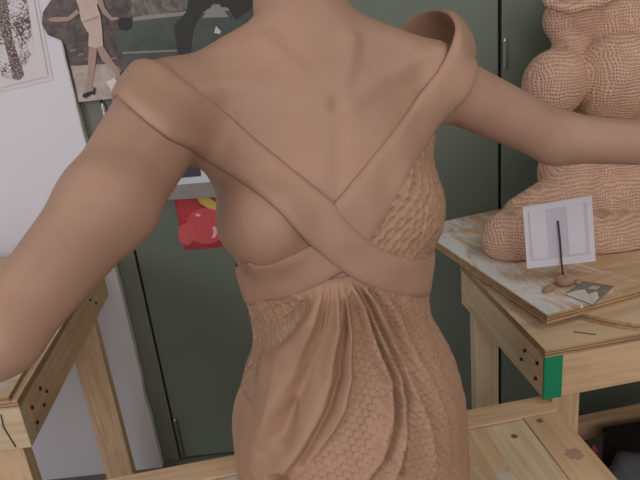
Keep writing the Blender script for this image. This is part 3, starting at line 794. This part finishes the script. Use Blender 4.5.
# ---- textured bodice over the far breast
def hash2(i, j, s=0.0):
    v = np.sin(i * 127.1 + j * 311.7 + s * 74.7) * 43758.5453
    return v - np.floor(v)
def scales(u, v, seed=0.0):
    """overlapping dabs, v grows downward; returns 0..1 height"""
    k = np.floor(v); out = None
    def cell(kk):
        sh_ = 0.5 * (np.mod(kk, 2)); c = np.floor(u + sh_); uu = u + sh_ - c - 0.5
        return uu, c
    uu1, c1 = cell(k - 1); s1 = v - (k - 1)
    arc = 1.0 + 0.62 * np.cos(pi * np.clip(uu1 * 1.05, -0.5, 0.5)) ** 0.8 + 0.25 * (hash2(c1, k - 1, seed) - 0.5)
    uu0, c0 = cell(k)
    h1 = s1 / 1.6 * (0.45 + 0.95 * hash2(c1, k - 1, seed + 2)) - 1.2 * uu1 ** 2
    s0 = v - k
    h0 = s0 / 1.6 * (0.45 + 0.95 * hash2(c0, k, seed + 2)) - 1.2 * uu0 ** 2
    return np.where(s1 < arc, h1, h0 - 0.15)
nu, nv = 190, 210
stn = [((444, 96), (372, 243)), ((446, 115), (392, 258)), ((446, 140), (415, 258)), ((443, 150), (436, 253))]
# grid between the sash edge and the side of the body
A = [(452, 95), (440, 118), (425, 142), (410, 166), (398, 190), (385, 212), (366, 238), (368, 256)]
B = [(452, 100), (449, 122), (445, 148), (443, 175), (441, 205), (440, 235), (430, 262), (430, 275)]
A3 = march(body_f, A, 0.0); Bth = np.array([-15, -5, 5, 10, 12, 12, 12, 12]); 
Bz = np.array([0.69, 0.67, 0.64, 0.605, 0.57, 0.535, 0.50, 0.47])
B3 = []
for th, z_ in zip(Bth, Bz):
    P = np.array([[0.4 * cos(radians(th)), 0.4 * sin(radians(th)), z_]])
    for _ in range(60): P = P + np.array([[-cos(radians(th)), -sin(radians(th)), 0]]) * (core_f(P) * 0.7)[:, None]
    B3.append(P[0])
B3 = np.array(B3)
bot = march(body_f, [(366, 240), (380, 252), (398, 260), (418, 262), (434, 256)], 0.0)
Ar = catmull(A3[:, None, :], nu)[:, 0]; Br = catmull(B3[:, None, :], nu)[:, 0]
w = np.linspace(0, 1, nv)[None, :, None]
G = Ar[:, None, :] * (1 - w) + Br[:, None, :] * w
mid = np.sin(pi * w); G = G + mid * np.array([0.0, -0.02, -0.008])[None, None, :] * np.linspace(0.2, 1, nu)[:, None, None]
P = project(core_f, G.reshape(-1, 3), 0.0018, 5)
g = grad(core_f, P); g /= np.linalg.norm(g, axis=1)[:, None]
x, z_ = P[:, 0] * 0.8 + P[:, 1] * 0.7, P[:, 2]
ang = radians(28); u = (x * cos(ang) - z_ * sin(ang)) / 0.0125 + 0.3 * np.sin(z_ * 70); u = u * 1.25; v = (x * sin(ang) + z_ * cos(ang)) / 0.0125 + 0.3 * np.sin(x * 90)
amp = np.clip((0.70 - z_) / 0.05, 0.25, 1)
h = (0.9 - scales(u, v, 1.0)) * 0.0034 * amp + 0.0007 * np.sin(u * 2.3 + v) * np.sin(v * 2.9 - u)
P = P + g * h[:, None]
idx = np.arange(nu * nv).reshape(nu, nv)
F_ = np.stack([idx[:-1, :-1], idx[1:, :-1], idx[1:, 1:], idx[:-1, 1:]], -1).reshape(-1, 4)
bod = mesh_obj('textured_bodice', P, F_, CLAY_SKIRT, fig, label='bodice cup covered in gouged feathery dabs')
sm = bod.modifiers.new('thickness', 'SOLIDIFY'); sm.thickness = 0.002; sm.offset = 0

# ---- skirt: ring grid with folds and scales
def skirt_base(P): return trunk(P, 0.004)
def pl(px):
    q = march(skirt_base, px); return q[:, [0, 2]]
NZ, NTH = 400, 900
th = np.concatenate([np.linspace(-pi - 0.25, 0.25, NTH, endpoint=False), np.linspace(0.25, pi - 0.25, 120, endpoint=False)])
zt = np.linspace(ZB + 0.0005, 0.53, NZ)
TH, ZZ = np.meshgrid(th, zt, indexing='xy')      # (NZ, nth)
a = smooth_interp(ZZ, ZT, AT) + 0.002; b_ = smooth_interp(ZZ, ZT, BT) + 0.002
X = a * np.cos(TH); Yv = b_ * np.sin(TH)
NX = np.cos(TH) / a; NY = np.sin(TH) / b_; nn = np.sqrt(NX ** 2 + NY ** 2); NX /= nn; NY /= nn
def dist_poly(X, Z, pts):
    best = np.full(X.shape, 9.0); side = np.zeros(X.shape); tpar = np.zeros(X.shape); n = len(pts) - 1
    for i in range(n):
        ax, az = pts[i]; bx, bz = pts[i + 1]; dx, dz = bx - ax, bz - az; L2 = dx * dx + dz * dz
        t = np.clip(((X - ax) * dx + (Z - az) * dz) / L2, 0, 1)
        qx, qz = X - ax - t * dx, Z - az - t * dz; d = np.sqrt(qx * qx + qz * qz)
        m = d < best
        best = np.where(m, d, best); side = np.where(m, np.sign(qx * dz - qz * dx), side); tpar = np.where(m, (i + t) / n, tpar)
    return best * side, tpar       # + side: viewer's left of a line running down
def inpoly(X, Z, pts):
    ins = np.zeros(X.shape, bool); n = len(pts)
    for i in range(n):
        x1, z1 = pts[i]; x2, z2 = pts[(i + 1) % n]
        c = ((z1 > Z) != (z2 > Z)); xx = (x2 - x1) * (Z - z1) / (z2 - z1 + 1e-12) + x1
        ins ^= c & (X < xx)
    return ins
front = np.sin(TH) < 0.12
# smooth drape region
DRL = [(318, 270), (316, 290), (307, 312), (288, 340), (262, 358), (240, 368), (228, 372)]
DRR = [(345, 270), (349, 300), (353, 335), (353, 375), (347, 405), (334, 430), (316, 455), (298, 476), (288, 492)]
dl = pl(DRL); dr = pl(DRR)
farl = [(-0.30, dl[-1][1] - 0.09), (-0.30, -0.1), (dr[-1][0] - 0.02, -0.1)]
poly = [tuple(q) for q in dl] + farl + [tuple(q) for q in dr[::-1]]
ins = inpoly(X, ZZ, poly) & front
d1, _ = dist_poly(X, ZZ, dl); d2, _ = dist_poly(X, ZZ, dr)
dd = np.minimum(np.abs(d1), np.abs(d2)); sd = np.where(ins, dd, -dd)
sd = np.where(front, sd, -1)
stepf = 1 / (1 + np.exp(-np.clip(sd / 0.0016, -40, 40)))
H = stepf * (0.004 + 0.002 * np.clip(sd / 0.03, 0, 1))
def ridge(px, A_, w_, w2=None, side=0, fade=(0.04, 0.04)):
    """rounded ridge (A>0) or groove; w on the left flank, w2 on the right flank"""
    pts = pl(px); d, t = dist_poly(X, ZZ, pts)
    ww = np.where(d > 0, w_, w2 if w2 else w_) * (0.22 + 0.78 * np.clip(t / 0.45, 0, 1))
    e = np.clip(t / 0.18 + 0.22, 0, 1) * np.clip((1 - t) / max(fade[1], 1e-4), 0, 1)
    return A_ * np.exp(-(d / ww) ** 2) * e * front
inn_ = stepf
Hd = 0
Hd = Hd + ridge([(324, 283), (313, 325), (296, 370), (273, 408), (257, 440), (252, 478), (252, 500)], 0.013, 0.030, 0.010)
Hd = Hd + ridge([(337, 279), (338, 325), (331, 375), (322, 405), (306, 438), (290, 462), (268, 484)], 0.012, 0.016, 0.006)
Hd = Hd + ridge([(343, 279), (350, 330), (350, 375), (342, 415), (327, 450), (308, 482), (300, 500)], 0.010, 0.009, 0.007)
Hd = Hd + ridge([(331, 279), (325, 320), (313, 355), (300, 380)], 0.0045, 0.006, 0.005, fade=(0.04, 0.4))
Hd = Hd + ridge([(340, 279), (343, 320), (341, 360), (336, 390)], 0.0035, 0.004, 0.004, fade=(0.04, 0.4))
Hd = Hd + ridge([(316, 300), (300, 328), (272, 356), (244, 376), (232, 392), (228, 420)], 0.003, 0.006, 0.012)
Hd = Hd - ridge([(327, 300), (318, 345), (305, 385), (290, 415), (282, 440)], 0.004, 0.007, 0.006)
Hd = Hd - ridge([(345, 285), (344, 330), (340, 375), (330, 408), (312, 440), (296, 468)], 0.006, 0.004, 0.006)
Hd = Hd - ridge([(297, 395), (292, 425), (283, 450)], 0.005, 0.010, 0.008, fade=(0.4, 0.4))
Hd = Hd - ridge([(286, 466), (282, 475), (278, 500)], 0.014, 0.006, 0.007, fade=(0.3, 0.01))
flank = np.clip((1 - np.abs(NX)) / 0.22, 0, 1)
H = H + Hd * 1.3 * inn_ * flank
# pleats on the textured right part: pleat surfaces that step down at each valley
Hr = 0
def valley(px, A_, wl, wr, fade=(0.05, 0.05), lip=0.5):
    pts = pl(px); d, t = dist_poly(X, ZZ, pts)
    e = np.clip(t / max(fade[0], 1e-4), 0, 1) * np.clip((1 - t) / max(fade[1], 1e-4), 0, 1)
    sc = 0.3 + 0.7 * np.clip(t / 0.35, 0, 1); g_ = -A_ * np.exp(-(np.where(d > 0, d / wl, d / wr) / sc) ** 2) * (0.5 + 0.5 * sc)
    l_ = lip * A_ * np.exp(-((d / sc - 0.0085) / 0.008) ** 2)
    return (g_ + l_) * e * front
Hr = Hr + valley([(352, 281), (365, 306), (380, 352), (391, 376), (395, 405), (394, 425), (385, 457), (369, 480), (360, 492)], 0.009, 0.0025, 0.006, lip=0.9)
Hr = Hr + valley([(358, 284), (372, 310), (388, 345), (402, 375), (408, 405), (408, 430), (400, 462), (392, 492)], 0.008, 0.003, 0.006, lip=0.8)
Hr = Hr + valley([(367, 288), (378, 300), (393, 330), (407, 362), (418, 388), (429, 412), (436, 442), (438, 480)], 0.006, 0.004, 0.009, lip=0.9)
Hr = Hr + valley([(388, 296), (400, 312), (412, 336), (424, 358), (438, 384), (450, 420), (455, 470)], 0.004, 0.004, 0.009, lip=0.8, fade=(.1, .2))
Hr = Hr + valley([(409, 420), (404, 445), (402, 480)], 0.007, 0.003, 0.005, lip=0.6, fade=(.3, .01))
Hr = Hr + valley([(372, 330), (386, 380), (388, 415), (376, 450)], -0.003, 0.006, 0.004, lip=0)
# left textured strip: slanting folds
Hr = Hr + valley([(312, 300), (290, 318), (266, 330), (244, 342), (232, 356)], 0.0045, 0.004, 0.006, lip=-0.6)
Hr = Hr + valley([(300, 302), (280, 308), (262, 314), (250, 318)], 0.003, 0.004, 0.005, lip=-0.6)
H = H + Hr * 1.4 * (1 - inn_)
# scale dabs
ox, oz = 0.008, 0.66
rr = np.sqrt((X - ox) ** 2 + (ZZ - oz) ** 2); phi = np.arctan2(X - ox, oz - ZZ)
arcx = np.arctan2(Yv * 1.2 + 0.0, X)            # around the body for the flanks
s_arc = np.where(X > 0.0, (TH + pi / 2), (TH + pi / 2))
u = s_arc * 0.62 / 0.045 * (1 + 0.0) + 0.25 * np.sin(ZZ * 60); u = u * 1.35
v = ZZ / 0.0092 + 0.35 * np.sin(TH * 9) - np.abs(s_arc) * 1.0
sc_r = 0.8 - scales(u, v, 3.0)
angl = radians(-38); sx = s_arc * 0.15
ul = (sx * cos(angl) - ZZ * sin(angl)) / 0.010; vl = (sx * sin(angl) + ZZ * cos(angl)) / 0.010
sc_l = 0.8 - scales(ul, vl, 5.0)
left = X < -0.0
SCL_ = np.where(left, sc_l, sc_r)
Hs = SCL_ * 0.0024 + 0.0010 * np.sin(TH * 37 + ZZ * 50) * np.sin(ZZ * 95 + TH * 11)
H = H + Hs * (1 - inn_)
H = H + 0.0012 * np.sin(TH * 13 + ZZ * 21) * np.sin(ZZ * 33 - TH * 5)
# keep the top tucked under the bands
H = H * np.clip((0.525 - ZZ) / 0.02, 0.0, 1) 
X2 = X + NX * H; Y2 = Yv + NY * H
nth = len(th)
P = np.stack([X2, Y2, ZZ], -1).reshape(-1, 3)
idx = np.arange(NZ * nth).reshape(NZ, nth); idn = np.roll(idx, -1, axis=1)
F_ = np.stack([idx[:-1], idn[:-1], idn[1:], idx[1:]], -1).reshape(-1, 4)
mask = (inn_[:-1] > 0.5).reshape(-1)
def sub(name, Fm, mat, label):
    used, inv = np.unique(Fm, return_inverse=True)
    return mesh_obj(name, P[used], inv.reshape(-1, 4), mat, fig, label=label)
sub('textured_skirt', F_[~mask], CLAY_SKIRT, 'pleated skirt cloth covered in small scale-like dabs')
sub('smooth_drape', F_[mask], CLAY_SKIRT, 'smooth swag of cloth falling in long folds')

# ================================================================== TEXTURED TORSO on the right table
kc = np.array([0.80, 1.55, BZ])
torso = empty('clay_torso', tuple(kc), 0, label='full-bodied clay torso with burlap texture on the plywood board at right', cat='sculpture')
def W(x, y, t): return atT(x, y, t) - kc
T_ = dict(
 chest=W(655, 40, 1.80), bl=W(554, 84, 1.64), br=W(618, 78, 1.66), belly=W(622, 183, 1.72), belly2=W(680, 175, 1.75),
 th0=W(508, 237, 1.60), th1=W(655, 246, 1.66), stub=W(560, 12, 1.72))
def knit_f(P):
    f = ellipsoid(P, T_['chest'], (0.24, 0.15, 0.17))
    f = smin(f, ellipsoid(P, W(640, 130, 1.80), (0.20, 0.14, 0.16)), 0.05)
    f = smin(f, cone(P, W(575, 12, 1.76), W(640, -10, 1.80), 0.075, 0.11), 0.03)
    f = smin(f, ellipsoid(P, W(560, 20, 1.72), (0.045, 0.05, 0.055)), 0.015)
    f = smin(f, ellipsoid(P, T_['bl'] , (0.078, 0.085, 0.085)), 0.022)
    f = smin(f, cone(P, W(575, 45, 1.74), T_['bl'], 0.05, 0.06), 0.03)
    f = smin(f, ellipsoid(P, T_['br'], (0.115, 0.11, 0.115)), 0.010)
    f = smin(f, ellipsoid(P, W(720, 80, 1.75), (0.11, 0.10, 0.11)), 0.012)
    f = smin(f, cone(P, W(573, 172, 1.72), W(700, 148, 1.76), 0.092, 0.11), 0.012)
    f = smin(f, cone(P, W(578, 203, 1.70), W(700, 188, 1.72), 0.082, 0.092), 0.010)
    f = smin(f, cone(P, T_['th0'], T_['th1'], 0.066, 0.098), 0.009)
    f = smin(f, cone(P, T_['th1'], W(760, 225, 1.75), 0.105, 0.12), 0.03)
    f = smin(f, cone(P, W(522, 215, 1.64), W(566, 196, 1.68), 0.050, 0.072), 0.03)
    f = smax(f, -(P[:, 2] - 0.001), 0.004)
    f = smax(f, P[:, 2] - 0.74, 0.004)
    return f
V, Q = surface_nets(knit_f, (-0.42, -0.30, -0.01), (0.45, 0.42, 0.75), 0.0055)
mesh_obj('torso_body', V, Q, CLAY_KNIT, torso)
# thick rolled rim at the broken shoulder
rim = [W(541, -6, 1.66), W(549, 3, 1.64), W(560, 7, 1.63), W(572, 9, 1.62), W(586, 5, 1.62), W(604, 1, 1.62), W(625, -6, 1.62)]
tube('rolled_rim', rim, [0.008, 0.012, 0.013, 0.014, 0.014, 0.013, 0.01], CLAY_KNIT, torso, seg=14)

# ---- wire holder with card, clay lumps, little photo
wb = atZ(563, 281, BZ)
def lump(name, px, py, rx, ry, rz, seed, label):
    c = atZ(px, py, BZ); rr_ = np.random.default_rng(seed); ph = rr_.uniform(0, 6, 6)
    vs = []; fs = []; nu_, nv_ = 20, 12
    for j in range(nv_ + 1):
        t = pi * j / nv_
        for i in range(nu_):
            p_ = 2 * pi * i / nu_
            k_ = 1 + 0.10 * sin(2 * p_ + ph[0]) * sin(t) + 0.07 * sin(3 * p_ + ph[1]) * sin(2 * t + ph[2])
            zc = cos(t) * rz * k_
            vs.append((rx * k_ * sin(t) * cos(p_), ry * k_ * sin(t) * sin(p_), max(zc + rz * 0.8, 0.0)))
    for j in range(nv_):
        for i in range(nu_):
            i2 = (i + 1) % nu_
            fs.append((j * nu_ + i, (j + 1) * nu_ + i, (j + 1) * nu_ + i2, j * nu_ + i2))
    o = mesh_obj(name, vs, fs, CLAY, None, label=label, cat='clay lump'); o.location = (c[0], c[1], BZ + 0.0002); return o
lb = lump('clay_lump', 564, 285, 0.020, 0.018, 0.013, 1, 'clay lump holding the upright wire of the card')
lump('clay_lump', 549, 291, 0.018, 0.009, 0.007, 2, 'small finger-shaped clay lump at the left of the wire base').rotation_euler[2] = 0.5
lump('clay_lump', 578, 284, 0.010, 0.008, 0.006, 4, 'small flat clay pellet between the wire base and the little photo')
crumb = lump('clay_crumb', 581, 308, 0.004, 0.004, 0.004, 5, 'tiny white crumb at the front edge of the plywood board')
crumb.data.materials[0] = PAPER; crumb['category'] = 'crumb'
YC = wb[1] + 0.004
wt = atY(558, 221, YC)
wire = tube('wire_stake', [(wb[0], wb[1] , BZ + 0.012), tuple(atY(561.5, 262, YC)), tuple(atY(560, 240, YC)), tuple(wt)], 0.0021, flatcol('rusty_wire', (72, 48, 42)), None, seg=8,
     label='thin rusty wire standing in the clay lump in front of the white card', cat='wire')
YC += 0.006
o_ = atY(558, 240, YC)
cd = empty('white_card', tuple(o_), label='white folded card propped upright on the wire, in front of the textured torso', cat='card')
flat('card_sheet', [(522.5, 207), (591.5, 195.5), (595.5, 261), (527, 268.5)], YC + 0.0004, flatcol('card_white', (222, 218, 228), var=0.02), cd, o_, th=0.0012)
flat('shaded_square', [(528, 212), (587, 202.5), (590, 254), (531, 261)], YC - 0.0010, flatcol('card_lilac', (204, 198, 214), var=0.02), cd, o_)
flat('pale_strip', [(529, 212), (545, 209.5), (549, 257.5), (533, 259.5)], YC - 0.0018, flatcol('card_strip', (220, 218, 228), var=0.02), cd, o_)
flat('pale_strip', [(566, 206), (583, 203.5), (586, 252.5), (569, 254.5)], YC - 0.0018, bpy.data.materials['card_strip'], cd, o_)
pc = [atZ(*q, BZ) for q in [(564, 295), (583, 281.5), (614, 286.5), (593, 306)]]
ctr = np.mean(pc, 0)
ph = empty('small_photo', (ctr[0], ctr[1], BZ), label='small curled grey photograph lying on the board beside the clay lumps', cat='photo')
prism('photo_sheet', [(p_[0] - ctr[0], p_[1] - ctr[1]) for p_ in pc], 0.0006, 0.0014, flatcol('photo_dull', (128, 122, 108), var=0.25, scale=45), ph, axis='z')
def inq(s, t): 
    a_ = pc[0] + (pc[1] - pc[0]) * t; b__ = pc[3] + (pc[2] - pc[3]) * t; q = a_ + (b__ - a_) * s; return (q[0] - ctr[0], q[1] - ctr[1])
prism('photo_subject', [inq(0.02, 0.02), inq(0.98, 0.02), inq(0.95, 0.35), inq(0.7, 0.6), inq(0.6, 0.35), inq(0.35, 0.55), inq(0.15, 0.35)], 0.0015, 0.0019, flatcol('photo_pale', (212, 208, 198), var=0.1), ph, axis='z')
prism('photo_subject', [inq(0.4, 0.62), inq(0.65, 0.66), inq(0.66, 0.86), inq(0.42, 0.84)], 0.0015, 0.0019, flatcol('photo_pale_small', (190, 180, 168)), ph, axis='z')

# ================================================================== things on the floor, bottom right
def cloth_blob(name, c, r, mat, seed, label, cat, parts=()):
    def f(P):
        d = ellipsoid(P, (0, 0, r[2] * 0.85), r)
        d = d + 0.010 * np.sin(P[:, 0] * 42 + seed) * np.sin(P[:, 1] * 37 + 2 * seed) + 0.006 * np.sin(P[:, 0] * 75 + P[:, 2] * 60)
        return smax(d, -P[:, 2], 0.01)
    R3 = np.array(r) * 1.3
    V, Q = surface_nets(f, -R3 * [1, 1, 0.05] - [0, 0, 0.01], [R3[0], R3[1], R3[2] * 2.0], 0.009, 4)
    o = mesh_obj(name, V, Q, mat, None, label=label, cat=cat); o.location = c; return o
g0 = atY(628, 470, 1.27)
cloth_blob('rolled_jacket', (g0[0] + 0.015, g0[1], 0.0), (0.115, 0.085, 0.243), flatcol('dark_grey_cloth', (84, 86, 90), 0.9), 1.3, 'dark grey bundled jacket standing up at the bottom right, under the work table', 'jacket')
p0 = atY(591, 450, 1.40)
cloth_blob('pink_cloth', (p0[0] + 0.012, p0[1] + 0.01, 0.0), (0.035, 0.035, (p0[2] + 0.01) / 1.85), flatcol('pink_fabric', (196, 84, 96), 0.9), 0.4, 'scrap of pink cloth behind the grey jacket', 'cloth')
BAGM = flatcol('black_bag_fabric', (24, 18, 22), 0.7)
k0 = atY(612, 434, 1.36)
bag = empty('black_bag', (k0[0] + 0.19, k0[1] + 0.075, 0), radians(4), label='black box-shaped bag under the right work table, behind the grey jacket', cat='bag')
beveled_box('bag_body', (0.30, 0.11, 0.35), BAGM, bag, (0, 0.01, 0.177), bev=0.02)
beveled_box('bag_flap', (0.302, 0.134, 0.02), BAGM, bag, (0, 0, 0.355), bev=0.008)
tube('bag_handle', [(-0.03, 0, 0.362), (-0.02, 0, 0.385), (0.03, 0, 0.39), (0.08, 0, 0.385), (0.09, 0, 0.362)], 0.007, BAGM, bag)
